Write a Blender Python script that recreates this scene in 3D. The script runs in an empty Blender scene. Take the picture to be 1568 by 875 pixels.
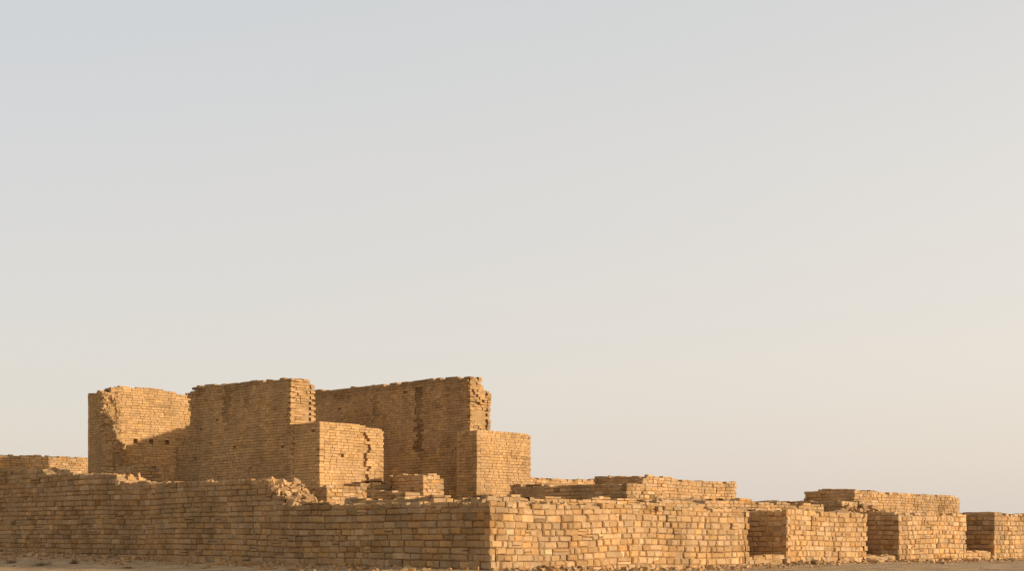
import bpy, math, random
from mathutils import Vector, noise, Matrix
random.seed(11)
U=random.uniform
Q=math.sqrt(.5)
CX,CY=-.94,60.0
def W(a,b,z): return (CX+(a-b)*Q, CY+(a+b)*Q, z)
def N(x,y,z=0.0): return noise.noise(Vector((x,y,z)))
def sm(x,e0,e1):
    t=min(1,max(0,(x-e0)/(e1-e0))); return t*t*(3-2*t)
def lerp(pts,x):
    if x<=pts[0][0]: return pts[0][1]
    for (x0,y0),(x1,y1) in zip(pts,pts[1:]):
        if x<=x1: return y0+(y1-y0)*(x-x0)/(x1-x0)
    return pts[-1][1]

# ---------------- materials ----------------
def stone_material(name,rough_scale=1.0,stain=0.35,bump=.06,wash=(.52,.335,.175,1)):
    m=bpy.data.materials.new(name); m.use_nodes=True
    nt=m.node_tree; n=nt.nodes; l=nt.links
    bs=n['Principled BSDF']; bs.inputs['Roughness'].default_value=.95
    bs.inputs['Specular IOR Level'].default_value=.1
    at=n.new('ShaderNodeAttribute'); at.attribute_name='tint'
    ge=n.new('ShaderNodeNewGeometry')
    n1=n.new('ShaderNodeTexNoise'); n1.inputs['Scale'].default_value=4*rough_scale; n1.inputs['Detail'].default_value=8
    n1.inputs['Roughness'].default_value=.74
    n2=n.new('ShaderNodeTexNoise'); n2.inputs['Scale'].default_value=.45; n2.inputs['Detail'].default_value=6
    mp=n.new('ShaderNodeMapping'); mp.inputs['Scale'].default_value=(1.3,1.3,.35)
    l.new(ge.outputs['Position'],n1.inputs['Vector']); l.new(ge.outputs['Position'],mp.inputs['Vector'])
    l.new(mp.outputs[0],n2.inputs['Vector'])
    n3=n.new('ShaderNodeTexNoise'); n3.inputs['Scale'].default_value=.8; n3.inputs['Detail'].default_value=6
    l.new(ge.outputs['Position'],n3.inputs['Vector'])
    r1=n.new('ShaderNodeMapRange'); r1.inputs[1].default_value=.3; r1.inputs[2].default_value=.7; r1.inputs[3].default_value=.72; r1.inputs[4].default_value=1.22
    l.new(n1.outputs['Fac'],r1.inputs[0])
    r2=n.new('ShaderNodeMapRange'); r2.inputs[1].default_value=.36; r2.inputs[2].default_value=.58; r2.inputs[3].default_value=1-stain; r2.inputs[4].default_value=1.06
    l.new(n2.outputs['Fac'],r2.inputs[0])
    mu=n.new('ShaderNodeMath'); mu.operation='MULTIPLY'; l.new(r1.outputs[0],mu.inputs[0]); l.new(r2.outputs[0],mu.inputs[1])
    vm=n.new('ShaderNodeVectorMath'); vm.operation='SCALE'
    l.new(at.outputs['Color'],vm.inputs[0]); l.new(mu.outputs[0],vm.inputs['Scale'])
    r3=n.new('ShaderNodeMapRange'); r3.inputs[1].default_value=.4; r3.inputs[2].default_value=.68; r3.inputs[3].default_value=.08; r3.inputs[4].default_value=.5
    l.new(n3.outputs['Fac'],r3.inputs[0])
    mx=n.new('ShaderNodeMix'); mx.data_type='RGBA'; mx.inputs['B'].default_value=wash
    l.new(r3.outputs[0],mx.inputs['Factor']); l.new(vm.outputs[0],mx.inputs['A'])
    l.new(mx.outputs['Result'],bs.inputs['Base Color'])
    b=n.new('ShaderNodeBump'); b.inputs['Strength'].default_value=.85; b.inputs['Distance'].default_value=bump
    l.new(n1.outputs['Fac'],b.inputs['Height']); l.new(b.outputs[0],bs.inputs['Normal'])
    return m
MS=stone_material('weathered_sandstone',1.0,.32,.09)
MB=stone_material('weathered_mudbrick',1.2,.26,.045)

def sand_material():
    m=bpy.data.materials.new('desert_sand'); m.use_nodes=True
    nt=m.node_tree; n=nt.nodes; l=nt.links
    bs=n['Principled BSDF']; bs.inputs['Roughness'].default_value=1; bs.inputs['Specular IOR Level'].default_value=.05
    ge=n.new('ShaderNodeNewGeometry')
    a=n.new('ShaderNodeTexNoise'); a.inputs['Scale'].default_value=.6; a.inputs['Detail'].default_value=10; a.inputs['Roughness'].default_value=.7
    c=n.new('ShaderNodeTexNoise'); c.inputs['Scale'].default_value=9; c.inputs['Detail'].default_value=6
    l.new(ge.outputs['Position'],a.inputs['Vector']); l.new(ge.outputs['Position'],c.inputs['Vector'])
    r=n.new('ShaderNodeValToRGB'); e=r.color_ramp.elements
    e[0].position=.38; e[0].color=(.38,.24,.125,1); e[1].position=.62; e[1].color=(.60,.41,.235,1)
    l.new(a.outputs['Fac'],r.inputs[0])
    mx=n.new('ShaderNodeMapRange'); mx.inputs[1].default_value=.35; mx.inputs[2].default_value=.65; mx.inputs[3].default_value=.75; mx.inputs[4].default_value=1.1
    l.new(c.outputs['Fac'],mx.inputs[0])
    vm=n.new('ShaderNodeVectorMath'); vm.operation='SCALE'; l.new(r.outputs[0],vm.inputs[0]); l.new(mx.outputs[0],vm.inputs['Scale'])
    l.new(vm.outputs[0],bs.inputs['Base Color'])
    b=n.new('ShaderNodeBump'); b.inputs['Distance'].default_value=.12; b.inputs['Strength'].default_value=1
    l.new(c.outputs['Fac'],b.inputs['Height']); l.new(b.outputs[0],bs.inputs['Normal'])
    return m
MG=sand_material()

# ---------------- masonry builders ----------------
class Acc:
    def __init__(s): s.v=[];s.f=[];s.c=[]
    def add(s,vs,fs,col):
        o=len(s.v); s.v+=vs; s.f+=[tuple(i+o for i in f) for f in fs]; s.c+=[col]*len(vs)
    def obj(s,name,mat):
        o0=Vector(s.v[0]); o0.z=0
        me=bpy.data.meshes.new(name); me.from_pydata([Vector(p)-o0 for p in s.v],[],s.f)
        at=me.attributes.new('tint','FLOAT_COLOR','POINT')
        flat=[]
        for c in s.c: flat+=[c[0],c[1],c[2],1]
        at.data.foreach_set('color',flat)
        me.materials.append(mat); ob=bpy.data.objects.new(name,me); ob.location=o0
        bpy.context.collection.objects.link(ob); return ob

PAL_S=[(.54,.315,.125),(.51,.30,.13),(.55,.34,.16),(.47,.265,.105),(.57,.36,.18),(.52,.28,.10),(.49,.315,.165)]
PAL_B=[(.52,.305,.125),(.50,.29,.12),(.54,.32,.135),(.51,.295,.115)]
MORTAR=(.42,.255,.115)
def tint(pal,var=.12,k=1.0):
    c=random.choice(pal); m=max(.5,random.gauss(1,var))*k; g=U(-.03,.03)
    if random.random()<.05: m*=.7
    return (min(.68,c[0]*m),c[1]*m*(1+g),c[2]*m*(1+2*g))
SF=[(0,1,5,4),(1,2,6,5),(2,3,7,6),(3,0,4,7),(4,5,9,8),(5,6,10,9),(6,7,11,10),(7,4,8,11),(8,9,10,11)]
def stone(A,P,s0,s1,z0,z1,d,p,col,ch=.03,j=.018):
    q=[(s0,z0),(s1,z0),(s1,z1),(s0,z1)]
    q=[(x+U(-j,j),y+U(-j,j)*.7) for x,y in q]
    cx=(s0+s1)/2; cz=(z0+z1)/2
    vs=[P(x,-d,z) for x,z in q]+[P(x,p-ch,z) for x,z in q]
    tl=U(-.2,.2)*ch
    for x,z in q:
        xx=x+(ch if x<cx else -ch)*U(.8,2.0); zz=z+(ch if z<cz else -ch)*U(.7,1.5)
        vs.append(P(xx,p+U(-.25,.25)*ch+(tl if x<cx else -tl),zz))
    A.add(vs,SF,col)
BF=[(0,1,2,3),(4,5,6,7),(0,1,5,4),(1,2,6,5),(2,3,7,6),(3,0,4,7)]
def rock(A,c,sx,sy,sz,col,tilt=.5):
    M=Matrix.Rotation(U(0,6.3),3,'Z')@Matrix.Rotation(random.gauss(0,tilt),3,'X')@Matrix.Rotation(random.gauss(0,tilt),3,'Y')
    vs=[]
    for z in(-1,1):
        for x,y in((-1,-1),(1,-1),(1,1),(-1,1)):
            v=M@Vector((x*sx*U(.5,1),y*sy*U(.5,1),z*sz*U(.5,1))); vs.append(tuple(Vector(c)+v))
    A.add(vs,BF,col)
def courses(z0,z1,h,v=.14):
    r=[];z=z0
    while z<z1:
        hh=h*U(1-v,1+v); r.append((z,z+hh)); z+=hh
    return r
def face(A,kind,c0,s0,s1,cs,top,ln,pal,gap=.022,prot=.03,wav=.05,drop=.02,depth=.32,q0=None,q1=None,holes=None,mod=None,k=1.0,rag=.35,sd=0.0,ch=.14,split=.04,und=.05,var=.12,j=.018):
    if kind=='R': P=lambda s,n,z: W(s,c0-n,z); AB=lambda s:(s,c0+.1)
    elif kind=='L': P=lambda s,n,z: W(c0-n,s,z); AB=lambda s:(c0+.1,s)
    elif kind=='E': P=lambda s,n,z: W(c0+n,s,z); AB=lambda s:(c0-.1,s)
    else: P=lambda s,n,z: W(s,c0+n,z); AB=lambda s:(s,c0-.1)
    for i,(za,zb) in enumerate(cs):
        s=s0+(depth if (q0 is not None and i%2==q0) else 0)
        e=s1-(depth if (q1 is not None and i%2==q1) else 0)
        h=zb-za
        H=[c for c in holes[0]] if holes and holes[1]<(za+zb)/2<holes[2] else []
        while s<e-.08:
            w=U(*ln); jump=0
            if random.random()<.12: w*=1.5
            if e-(s+w)<ln[0]*.6: w=e-s
            for c in H:
                if s<c-.17+1e-6 and s+w>c-.17: w=c-.17-s; jump=.34
            m=s+w/2; a,b=AB(m); t=top(a,b)
            if za+h*.3<t and w>.03:
                near=za+h*1.3>t
                ok=not(near and random.random()<rag) and random.random()>drop
                if ok:
                    p=random.gauss(0,prot*.6)+wav*N(m*.35,za*.35,sd+3)*2
                    kk=k
                    if mod:
                        dp,mk=mod(m,(za+zb)/2); p+=dp; kk*=mk
                    d0=und*N(s*.16,za*.4,sd+9)*2
                    cc=min(.06,h*ch)
                    ztop=zb-gap/2
                    if near: ztop=max(za+h*.35,min(ztop,t+.03)); p-=.02   # worn crest
                    if random.random()<split and not near:
                        zm=za+h*U(.4,.6)
                        stone(A,P,s+gap/2,s+w-gap/2,za+gap/2+d0,zm-gap/2+d0,depth,p,tint(pal,var,kk),cc*.6,j)
                        stone(A,P,s+gap/2,s+w-gap/2,zm+gap/2+d0,zb-gap/2+d0,depth,p+U(-.02,.02),tint(pal,var,kk),cc*.6,j)
                    else:
                        stone(A,P,s+gap/2,s+w-gap/2,za+gap/2+d0,ztop+d0,depth,p,tint(pal,var,kk),cc,j)
            s+=w+jump
def core(A,a0,a1,b0,b1,z0,top,pal,ins=.07,step=.4,csz=(.28,.19,.11),capn=.55,tum=.12):
    x0,x1,y0,y1=a0+ins,a1-ins,b0+ins,b1-ins
    na=max(1,int((x1-x0)/step)); nb=max(1,int((y1-y0)/step))
    vs=[];fs=[]
    for j in range(nb+1):
        for i in range(na+1):
            a=x0+(x1-x0)*i/na; b=y0+(y1-y0)*j/nb
            ed=.08 if (i in(0,na) or j in(0,nb)) else 0
            vs.append(W(a,b,max(z0+.02,top(a,b)-.03-ed+.09*N(a*1.7,b*1.7,z0)+U(-.05,.03))))
    o=len(vs)
    I=lambda i,j:j*(na+1)+i
    for j in range(nb):
        for i in range(na): fs.append((I(i,j),I(i+1,j),I(i+1,j+1),I(i,j+1)))
    ring=[I(i,0) for i in range(na+1)]+[I(na,j) for j in range(1,nb+1)]+[I(i,nb) for i in range(na-1,-1,-1)]+[I(0,j) for j in range(nb-1,0,-1)]
    for r in ring: vs.append((vs[r][0],vs[r][1],z0))
    L=len(ring)
    for q in range(L): fs.append((o+q,o+(q+1)%L,ring[(q+1)%L],ring[q]))
    A.add(vs,fs,MORTAR)
    for j in range(nb+1):
        for i in range(na+1):
            if random.random()>capn: continue
            a=a0+.28+(a1-a0-.56)*i/na+U(-.08,.08); b=b0+.28+(b1-b0-.56)*j/nb+U(-.08,.08)
            t=top(a,b); f=U(.6,1.2)
            M=W(a,b,t-csz[2]*U(.9,1.7))
            ang=math.pi/4+(0 if random.random()<.5 else math.pi/2)+random.gauss(0,.1)
            if random.random()<tum: rock(A,M,csz[0]*f,csz[1]*f,csz[2]*f,tint(pal),.3)
            else:
                ca,sa=math.cos(ang),math.sin(ang); v=[]
                for z in(-1,1):
                    for x,y in((-1,-1),(1,-1),(1,1),(-1,1)):
                        X=x*csz[0]*f*U(.85,1);Y=y*csz[1]*f*U(.85,1)
                        v.append((M[0]+X*ca-Y*sa,M[1]+X*sa+Y*ca,M[2]+z*csz[2]*f*U(.8,1)))
                A.add(v,BF,tint(pal))
def block(name,a0,a1,b0,b1,z0,top,h,ln,pal,mat,zmax,back=True,Rk={},Lk={},rubble=0,csz=(.28,.19,.11),tum=.12,capn=.4,ins=.07,**kw):
    A=Acc(); cs=courses(z0,zmax,h)
    sd=U(0,50)
    face(A,'R',b0,a0,a1,cs,top,ln,pal,q0=0,q1=0,sd=sd,**{**kw,**Rk})
    face(A,'L',a0,b0,b1,cs,top,ln,pal,q0=1,q1=0,sd=sd+7,**{**kw,**Lk})
    if back:
        face(A,'E',a1,b0,b1,cs,top,ln,pal,q0=1,q1=1,**kw)
        face(A,'N',b1,a0,a1,cs,top,ln,pal,q0=1,q1=0,**kw)
    core(A,a0,a1,b0,b1,z0,top,pal,csz=csz,tum=tum,capn=capn,ins=ins)
    for _ in range(rubble):
        a=U(a0-.5,a1+.5);b=b0-abs(random.gauss(0,.5)); s=U(.06,.2)
        rock(A,W(a,b,plat(a,b)+s*.3),s*1.3,s,s*.7,tint(pal))
    return A.obj(name,mat)

def plat(a,b):
    base=2.75
    base+=1.4*sm(b,17,26)*(1-sm(a,14,30))
    base+=.9*sm(b,26,42)*(1-sm(a,4,20))
    base+=.5*sm(a+b,30,50)*sm(a,18,30)*sm(b,6,16)
    return base+.16*N(a*.3,b*.3,4)+.07*N(a*1.3,b*1.3,8)

# ---------------- outer retaining wall (L shaped, corner at a=0,b=0) ----------------
FR=dict(prot=.03,wav=.06,gap=.02,ch=.16,und=.06,rag=.15,var=.15,j=.024,split=.06)
def Lprof(b):
    return lerp([(0,3.08),(14.0,3.12),(14.5,3.2),(14.9,3.5),(15.5,3.8),(15.9,4.2),(16.4,4.42),(22,4.5),(29.0,4.66),(30.6,4.75),(31,5.1),(35,5.3),(39.4,5.4),(39.8,5.75),(46,5.9),(56,6.0)],b)
def top_outer(a,b):
    if a<=2.1 and b>3.1: return Lprof(b)+.12*N(b*.45,a*.6,1)+.05*N(b*1.6,a,5)
    return lerp([(0,3.04),(18.6,2.96),(60,3.0)],a)+.09*N(a*.5,b*.6,2)+.05*N(a*1.7,b,3)
A=Acc(); cs=courses(-.4,6.4,.29,.2)
face(A,'R',0,0,18.62,cs,top_outer,(.28,.78),PAL_S,q0=0,q1=0,drop=.008,**FR)
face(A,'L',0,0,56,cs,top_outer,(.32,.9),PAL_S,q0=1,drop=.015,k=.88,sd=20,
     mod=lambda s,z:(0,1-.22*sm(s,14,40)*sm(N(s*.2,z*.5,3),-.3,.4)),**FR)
face(A,'E',18.62,0,3,cs,top_outer,(.38,.8),PAL_S,q0=1)
core(A,0,18.62,0,3.2,-.4,top_outer,PAL_S,ins=.10,capn=.35)
core(A,0,2.05,3.0,56,-.4,top_outer,PAL_S,ins=.10,step=.36,capn=.35)
for _ in range(190):   # broken end of the higher stretch of wall
    b=U(13.8,16.4); a=U(.1,2.1); s=U(.07,.24); z=Lprof(b)+U(-.3,.06)
    rock(A,W(a,b,z),s*1.4,s,s*.8,tint(PAL_S,k=1.1),.35)
for _ in range(260):   # weathered crest
    b=U(.2,54); a=U(.2,1.6); s=U(.05,.17)
    if N(b*.35,3,3)<-.05: continue
    rock(A,W(a,b,top_outer(a,b)+U(-.1,.02)),s*1.5,s,s*.5,tint(PAL_S,k=.95),.2)
for _ in range(190):
    a=U(.2,18.4); b=U(.2,2.4); s=U(.05,.18)
    if N(a*.45,7,3)<-.15: continue
    rock(A,W(a,b,top_outer(a,b)+U(-.1,.03)),s*1.5,s,s*.55,tint(PAL_S),.2)
A.obj('stone_retaining_wall',MS)

tr=lambda a,b:2.98+.08*N(a*.5,b*.5,5)
A=Acc(); cs2=courses(-.4,3.3,.3)
face(A,'R',2.9,18.4,60,cs2,lambda a,b:tr(a,b)-.12,(.35,.85),PAL_S,drop=.01)
core(A,18.4,60,2.9,4.0,-.4,lambda a,b:tr(a,b)-.12,PAL_S)
A.obj('stone_recess_wall',MS)
for (a0,a1,z) in ((21.98,30.03,2.97),(33.57,41.8,2.93),(45.6,57.5,3.05)):
    t=(lambda z,a0,a1:lambda a,b:z+.09*N(a*.7,b*.6,a0)-.1*sm(a,a1-1.0,a1))(z,a0,a1)
    block('stone_wall_pier',a0,a1,0,3.1,-.4,t,.29,(.3,.7),PAL_S,MS,3.4,drop=.006,ins=.10,**FR)
for (a0,a1,z) in ((18.4,22.1,.6),(29.9,33.7,.5),(41.7,45.7,.62)):
    t=(lambda z:lambda a,b:z+.1*N(a*1.1,b,6))(z)
    block('stone_sill_wall',a0,a1,.15,1.1,-.4,t,.24,(.35,.8),PAL_S,MS,1.0,back=False)

# ---------------- tall pylons ----------------
BL=(.28,.5); BH=.17
BR=dict(gap=.010,prot=.012,wav=.035,drop=.003,ch=.10,rag=.06,split=0,und=.035,var=.10,j=.010)
CP=dict(tum=.03,capn=.25)
def t3(a,b):
    t=lerp([(24,12.0),(27,12.05),(33,12.15),(36,12.2),(39,12.15),(40.5,12.3),(43,12.1)],b)+.09*N(b*.5,a,1)+.05*N(b*1.5,a,1)
    if b<24.9: t-=.3*sm(a,22.0,22.4)+.55*sm(a,22.5,22.9)
    return t
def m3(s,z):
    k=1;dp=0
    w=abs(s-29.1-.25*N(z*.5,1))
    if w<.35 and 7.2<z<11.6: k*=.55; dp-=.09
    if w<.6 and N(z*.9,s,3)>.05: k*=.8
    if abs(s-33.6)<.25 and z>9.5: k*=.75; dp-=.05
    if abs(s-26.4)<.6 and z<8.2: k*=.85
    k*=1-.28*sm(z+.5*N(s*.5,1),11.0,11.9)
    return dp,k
def mend(s,z): return (.28*N(s*1.6,z*.9,7)+.10*N(s*4,z*3,2)-.08,1.0)
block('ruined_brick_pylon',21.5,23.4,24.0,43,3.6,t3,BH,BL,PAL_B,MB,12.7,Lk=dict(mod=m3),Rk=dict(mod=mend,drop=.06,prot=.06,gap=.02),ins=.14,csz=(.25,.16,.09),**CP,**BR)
block('brick_buttress',20.3,25.2,22.13,24.0,3.6,lambda a,b:8.27+.05*N(a*.8,b)-.12*sm(a,24.9,25.2),BH,BL,PAL_B,MB,8.7,csz=(.25,.16,.08),**CP,**BR)
def t2(a,b):
    t=lerp([(27,11.15),(33,11.3),(37.0,11.4),(37.6,11.3),(37.65,11.05),(38.15,11.0),(38.3,9.2),(38.6,8.6),(39.5,7.7),(39.9,7.2),(40.1,4.3)],b)+.06*N(b*.6,a,3)+.04*N(b*2,a,1)
    if b<27.7: t-=.25*sm(a,10.6,11.0)
    return t
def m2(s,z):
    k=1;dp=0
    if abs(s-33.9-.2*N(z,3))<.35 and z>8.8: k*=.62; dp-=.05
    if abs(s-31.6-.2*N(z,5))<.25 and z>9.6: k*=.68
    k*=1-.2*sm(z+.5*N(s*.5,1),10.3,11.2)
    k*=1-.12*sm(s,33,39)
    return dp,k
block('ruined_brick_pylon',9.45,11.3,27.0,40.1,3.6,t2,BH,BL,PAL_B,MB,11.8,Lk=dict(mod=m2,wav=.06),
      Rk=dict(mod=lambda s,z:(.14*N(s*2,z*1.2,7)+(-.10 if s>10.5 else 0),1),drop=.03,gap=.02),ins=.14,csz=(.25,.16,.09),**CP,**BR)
def mb2(s,z):
    w=abs(s-12.85-.18*N(z*.8,1))
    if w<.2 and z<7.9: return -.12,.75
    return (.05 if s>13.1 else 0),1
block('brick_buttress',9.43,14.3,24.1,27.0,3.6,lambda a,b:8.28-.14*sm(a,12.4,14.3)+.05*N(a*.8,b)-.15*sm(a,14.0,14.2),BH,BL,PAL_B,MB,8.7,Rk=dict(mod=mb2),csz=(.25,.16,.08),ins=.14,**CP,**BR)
# leftmost tower
A=Acc(); cs3=courses(3.6,12.3,BH,.08)
def t1(a,b):
    return 11.8+.05*N(a*.6,b,2)-.1*sm(a,10,16)-(.15 if a<7.6 else 0)
face(A,'R',44.7,7.4,16,cs3,t1,BL,PAL_B,holes=((9.3,10.53,11.77),7.97,8.34),**BR)
core(A,7.4,16,44.7,46.5,3.6,t1,PAL_B,ins=.3,**CP)
def t1s(a,b):
    return lerp([(43.4,6.2),(43.7,7.6),(44.0,8.0),(44.25,10.6),(44.5,11.3),(45.0,11.5),(45.1,11.3),(48.5,11.25)],b)+.1*N(b*1.3,a*1.3,5)
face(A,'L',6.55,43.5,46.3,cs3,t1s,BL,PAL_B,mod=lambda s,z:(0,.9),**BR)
face(A,'N',46.4,8.0,16,cs3,t1,BL,PAL_B,**BR)
face(A,'N',46.3,6.55,8.0,cs3,t1s,BL,PAL_B,**BR)
core(A,6.55,7.9,43.5,46.3,3.6,t1s,PAL_B,ins=.12,step=.25,csz=(.22,.15,.09),tum=.05)
for i in range(520):
    z=U(5,11.3); a=U(6.6,7.8)
    b=lerp([(4,43.5),(8.0,43.8),(8.3,44.1),(11.4,44.5)],z)
    rock(A,W(a,b+.3*N(a*2.2,z*1.3,3),z),.20,.17,.085,tint(PAL_B,k=1.0 if random.random()>.15 else .8),.06)
A.obj('ruined_brick_tower',MB)

# ---------------- low ruins on the terrace ----------------
def low(name,a0,a1,b0,b1,z,amp=.15,h=.2,ln=(.3,.65),fn=None,zb=2.6,**kw):
    sd=U(0,40)
    def t(a,b): return z+amp*1.6*N(a*.6+sd,b*.6,sd)*.8+amp*.4*N(a*2.3,b*2.3,sd)+(fn(a,b) if fn else 0)
    return block(name,a0,a1,b0,b1,zb,t,h,ln,PAL_S,MS,z+1.2,drop=.012,prot=.022,wav=.05,gap=.015,rag=.15,tum=.12,capn=.35,ins=.08,**kw)
low('low_ruined_wall',3.1,5.6,35,38.6,5.9,.12,fn=lambda a,b:-.5*(1-sm(a,3.1,3.9))*(1-sm(b,35,37)),zb=3.6,rubble=15)
low('low_ruined_wall',-2,20,60.6,62.2,7.75,.2,zb=4)
low('low_ruined_wall',4.35,7.1,16.85,18.5,4.22,.04,rubble=10)
low('low_ruined_wall',8.6,10.3,15.45,18.8,4.02,.1,rubble=10,fn=lambda a,b:-.3*sm(a,9.2,10.2))
low('low_ruined_wall',13.9,15.6,20.0,23.2,5.3,.08,zb=3.0,rubble=10,fn=lambda a,b:-.35*sm(a,14.8,15.4))
low('low_ruined_wall',11.6,14.0,23.0,23.9,4.8,.1,zb=3.0)
low('low_ruined_wall',20.9,26.0,10.2,19.8,4.55,.16,fn=lambda a,b:-.75*sm(a,22.5,26)+.2*sm(b,14,19),rubble=30)
low('low_ruined_wall',27.75,37.7,14.7,18.9,5.38,.05,rubble=5,fn=lambda a,b:-.12*sm(a,31,31.4)+.1*sm(b,16,18))
low('low_ruined_wall',29,43,28.6,30.2,5.85,.1)
low('low_ruined_wall',41.6,56.1,7.9,11.9,4.68,.05,fn=lambda a,b:-.12*sm(a,45,45.3)-.1*sm(a,54.6,55.6))
low('low_ruined_wall',34.9,37.5,4.7,13.8,3.75,.2,rubble=20)
low('low_ruined_wall',3.0,26,3.6,5.2,3.38,.2,fn=lambda a,b:.12*sm(a,14,20),rubble=20)
low('low_ruined_wall',.9,4.2,1.4,2.9,3.34,.14,zb=2.7)
low('low_ruined_wall',1.3,2.9,5.0,11.5,3.36,.1,zb=2.7)
low('low_ruined_wall',22,34,5.4,7.0,3.55,.25,rubble=30)

A=Acc()
for _ in range(1500):
    a=U(1,56); b=U(1.2,44)
    if a>18.6 and b<3.4: continue
    if N(a*.25,b*.25,12)<-.02: continue
    s=abs(random.gauss(0,.09))+.05
    z=plat(a,b)
    if b<3.2 or a<2: z=top_outer(a,b)-.06
    rock(A,W(a,b,z+s*.2),s*1.4,s,s*.6,tint(PAL_S,k=.95))
for _ in range(560):
    a=random.gauss(21,6); b=abs(random.gauss(7.5,2))
    if a<2 or b<4: continue
    s=U(.06,.28); h=.95*math.exp(-((a-22)/6)**2-((b-8)/3)**2)
    rock(A,W(a,b,plat(a,b)+h*U(.4,1)),s*1.4,s,s*.7,tint(PAL_S,k=1.0),.3)
for _ in range(260):  # tumbled heap at the right
    a=random.gauss(37,3); b=abs(random.gauss(5.5,1.2))
    if b<4.2: continue
    s=U(.06,.26); h=.75*math.exp(-((a-37)/3.5)**2)
    rock(A,W(a,b,plat(a,b)+h*U(.3,1)),s*1.4,s,s*.7,tint(PAL_S,k=1.0),.3)
A.obj('stone_rubble',MS)

A=Acc()
st=.5; na,nb=113,126; vs=[];fs=[]
for j in range(nb):
    for i in range(na):
        a=1.0+i*st; b=3.3+j*st
        heap=.85*math.exp(-((a-22)/5)**2-((b-8)/3)**2)*sm(b,3.5,5)+.5*math.exp(-((a-37)/3)**2-((b-6)/1.6)**2)*sm(b,3.5,5)
        vs.append(W(a,b,plat(a,b)+heap+.12*N(a*.9,b*.9,2)+.06*N(a*3,b*3,5)))
for j in range(nb-1):
    for i in range(na-1):
        q=j*na+i; fs.append((q,q+1,q+1+na,q+na))
A.add(vs,fs,(.42,.3,.17)); t=A.obj('earth_terrace',MG)
for p in t.data.polygons: p.use_smooth=True

# ---------------- ground ----------------
def AB(x,y):
    X=(x-CX)/Q; Y=(y-CY)/Q
    return (X+Y)/2,(Y-X)/2
def gz(x,y):
    a,b=AB(x,y); r=math.hypot(x,y)
    h=.12*N(x*.08,y*.08,3)*(1-sm(r,150,400))+.07*N(x*.5,y*.5,6)*(1-sm(r,90,160))+.03*N(x*1.9,y*1.9,2)*(1-sm(r,90,130))
    if b>-3 and a<6:
        w=math.exp(-(min(0,a)/5.5)**2)
        h+=w*(.17*sm(b,-2.5,1)+.40*sm(b,20,44))
    h+=.06*math.exp(-(b/1.5)**2)*sm(a,12,20)
    return h
def axis(c,w,st):
    r=[];x=-w
    while x<=w: r.append(c+x); x+=st
    s=st; lo=r[0];hi=r[-1]
    while hi<9000:
        s*=1.25; hi+=s; lo-=s; r.append(hi); r.insert(0,lo)
    return r
xs=axis(0,46,.4); ys=axis(66,36,.4)
vs=[(x,y,gz(x,y)) for y in ys for x in xs]; n=len(xs)
fs=[(j*n+i,j*n+i+1,(j+1)*n+i+1,(j+1)*n+i) for j in range(len(ys)-1) for i in range(n-1)]
me=bpy.data.meshes.new('ground'); me.from_pydata(vs,[],fs); me.materials.append(MG)
for p in me.polygons: p.use_smooth=True
bpy.context.collection.objects.link(bpy.data.objects.new('ground',me))

A=Acc()
for _ in range(1500):
    if random.random()<.5: a=U(0,56); b=-abs(random.gauss(.2,1.2))
    else: b=U(0,50); a=-abs(random.gauss(.2,2.6))
    s=abs(random.gauss(0,.06))+.025
    x,y,_z=W(a,b,0); rock(A,(x,y,gz(x,y)+s*.2),s*1.4,s,s*.7,tint(PAL_S,k=.9))
A.obj('fallen_stones',MS)

mv=bpy.data.materials.new('dry_foliage'); mv.use_nodes=True
bs=mv.node_tree.nodes['Principled BSDF']; bs.inputs['Roughness'].default_value=.9
nn=mv.node_tree.nodes.new('ShaderNodeTexNoise'); nn.inputs['Scale'].default_value=7
rr=mv.node_tree.nodes.new('ShaderNodeValToRGB'); rr.color_ramp.elements[0].color=(.14,.105,.055,1); rr.color_ramp.elements[1].color=(.30,.21,.12,1)
mv.node_tree.links.new(nn.outputs[0],rr.inputs[0]); mv.node_tree.links.new(rr.outputs[0],bs.inputs['Base Color'])
def shrub(x,y,r,h,n):
    z=gz(x,y); vs=[];fs=[]
    for _ in range(n):
        an=U(0,6.28); el=U(.1,1.3); L=U(.4,1)
        c=Vector((math.cos(an)*math.cos(el)*r*L,math.sin(an)*math.cos(el)*r*L,math.sin(el)*h*L))
        b=c*U(0,.5)+Vector((U(-.05,.05),U(-.05,.05),0)); w=Vector((-math.sin(an),math.cos(an),U(-.3,.3)))*U(.006,.012)
        o=len(vs); vs+=[b-w,b+w,c+w*.5,c-w*.5]; fs.append((o,o+1,o+2,o+3))
        for _k in range(2):
            p=b.lerp(c,U(.4,1)); d=Vector((U(-1,1),U(-1,1),U(-.3,1)))*.05; e=Vector((U(-1,1),U(-1,1),U(-1,1)))*.015
            o=len(vs); vs+=[p-e,p+e,p+d]; fs.append((o,o+1,o+2))
    me=bpy.data.meshes.new('dry_shrub'); me.from_pydata(vs,[],fs); me.materials.append(mv)
    ob=bpy.data.objects.new('dry_shrub',me); ob.location=(x,y,z-.02); bpy.context.collection.objects.link(ob)
for px,y,r,h in ((-.3315,71,1.2,.35),(-.308,75,.5,.42),(-.352,78,.6,.3),(-.27,66,.5,.12)):
    shrub(px*y,y,r,h,130)

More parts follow.
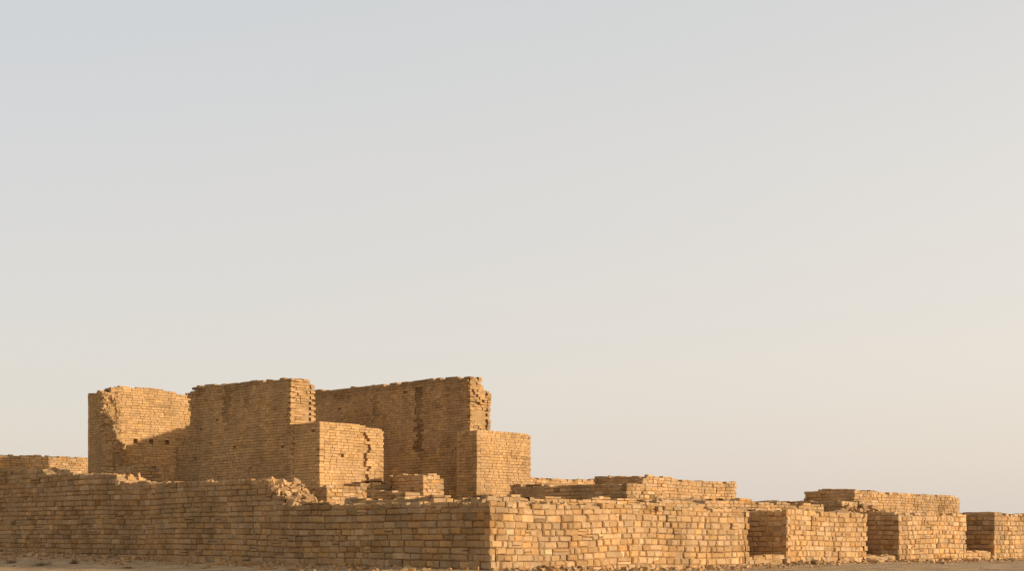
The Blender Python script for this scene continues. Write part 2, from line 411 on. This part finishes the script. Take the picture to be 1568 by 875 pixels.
# ---------------- light ----------------
el=math.radians(10.6); az=math.radians(-10)
s=Vector((math.cos(el)*math.cos(az),math.cos(el)*math.sin(az),math.sin(el)))
sd=bpy.data.lights.new('sun','SUN'); sd.energy=5.0; sd.angle=math.radians(.7); sd.color=(1,.86,.68)
so=bpy.data.objects.new('sun',sd); so.rotation_euler=s.to_track_quat('Z','Y').to_euler(); so.location=(60,20,40); bpy.context.collection.objects.link(so)
w=bpy.data.worlds.new('World'); bpy.context.scene.world=w; w.use_nodes=True
n=w.node_tree.nodes; l=w.node_tree.links; n.clear()
out=n.new('ShaderNodeOutputWorld'); bg=n.new('ShaderNodeBackground'); bg2=n.new('ShaderNodeBackground'); ad=n.new('ShaderNodeAddShader')
sky=n.new('ShaderNodeTexSky'); sky.sky_type='NISHITA'; sky.sun_disc=False; sky.sun_elevation=el; sky.sun_rotation=math.atan2(s.x,s.y)
sky.air_density=1; sky.dust_density=3; sky.ozone_density=1
l.new(sky.outputs[0],bg.inputs[0]); bg.inputs[1].default_value=.05
tc=n.new('ShaderNodeTexCoord'); sx=n.new('ShaderNodeSeparateXYZ'); l.new(tc.outputs['Generated'],sx.inputs[0])
def ramp(pts):
    r=n.new('ShaderNodeValToRGB'); e=r.color_ramp.elements
    while len(e)<len(pts): e.new(.5)
    for q,(p,c) in zip(e,pts): q.position=p; q.color=(*c,1)
    return r
RL=ramp([(0,(.70,.62,.555)),(.12,(.655,.60,.55)),(.25,(.62,.59,.57)),(.38,(.56,.575,.575)),(.6,(.45,.44,.43)),(1,(.36,.35,.34))])
RR=ramp([(0,(.70,.615,.555)),(.12,(.73,.655,.585)),(.25,(.705,.655,.60)),(.38,(.64,.615,.59)),(.6,(.47,.45,.43)),(1,(.36,.35,.34))])
hz=n.new('ShaderNodeTexNoise'); hz.inputs['Scale'].default_value=2.2; hz.inputs['Detail'].default_value=3
hm=n.new('ShaderNodeMapping'); hm.inputs['Scale'].default_value=(1,1,4); hm.inputs['Rotation'].default_value=(0,.25,0)
l.new(tc.outputs['Generated'],hm.inputs[0]); l.new(hm.outputs[0],hz.inputs['Vector'])
hr=n.new('ShaderNodeMapRange'); hr.inputs[3].default_value=-.035; hr.inputs[4].default_value=.035; l.new(hz.outputs['Fac'],hr.inputs[0])
za=n.new('ShaderNodeMath'); za.operation='ADD'; l.new(sx.outputs['Z'],za.inputs[0]); l.new(hr.outputs[0],za.inputs[1])
l.new(za.outputs[0],RL.inputs[0]); l.new(za.outputs[0],RR.inputs[0])
mr=n.new('ShaderNodeMapRange'); mr.inputs[1].default_value=-.35; mr.inputs[2].default_value=.35
l.new(sx.outputs['X'],mr.inputs[0])
mx=n.new('ShaderNodeMix'); mx.data_type='RGBA'
l.new(mr.outputs[0],mx.inputs['Factor']); l.new(RL.outputs[0],mx.inputs['A']); l.new(RR.outputs[0],mx.inputs['B'])
l.new(mx.outputs['Result'],bg2.inputs[0]); bg2.inputs[1].default_value=.97
l.new(bg.outputs[0],ad.inputs[0]); l.new(bg2.outputs[0],ad.inputs[1]); l.new(ad.outputs[0],out.inputs[0])

# ---------------- camera ----------------
cd=bpy.data.cameras.new('camera'); co=bpy.data.objects.new('camera',cd); bpy.context.collection.objects.link(co)
co.location=(0,0,1.65); co.rotation_euler=(math.pi/2,0,0); cd.lens=50; cd.sensor_width=36; cd.shift_y=.2439; cd.clip_end=20000
sc=bpy.context.scene; sc.camera=co
sc.view_settings.view_transform='Standard'; sc.view_settings.look='None'; sc.view_settings.exposure=0
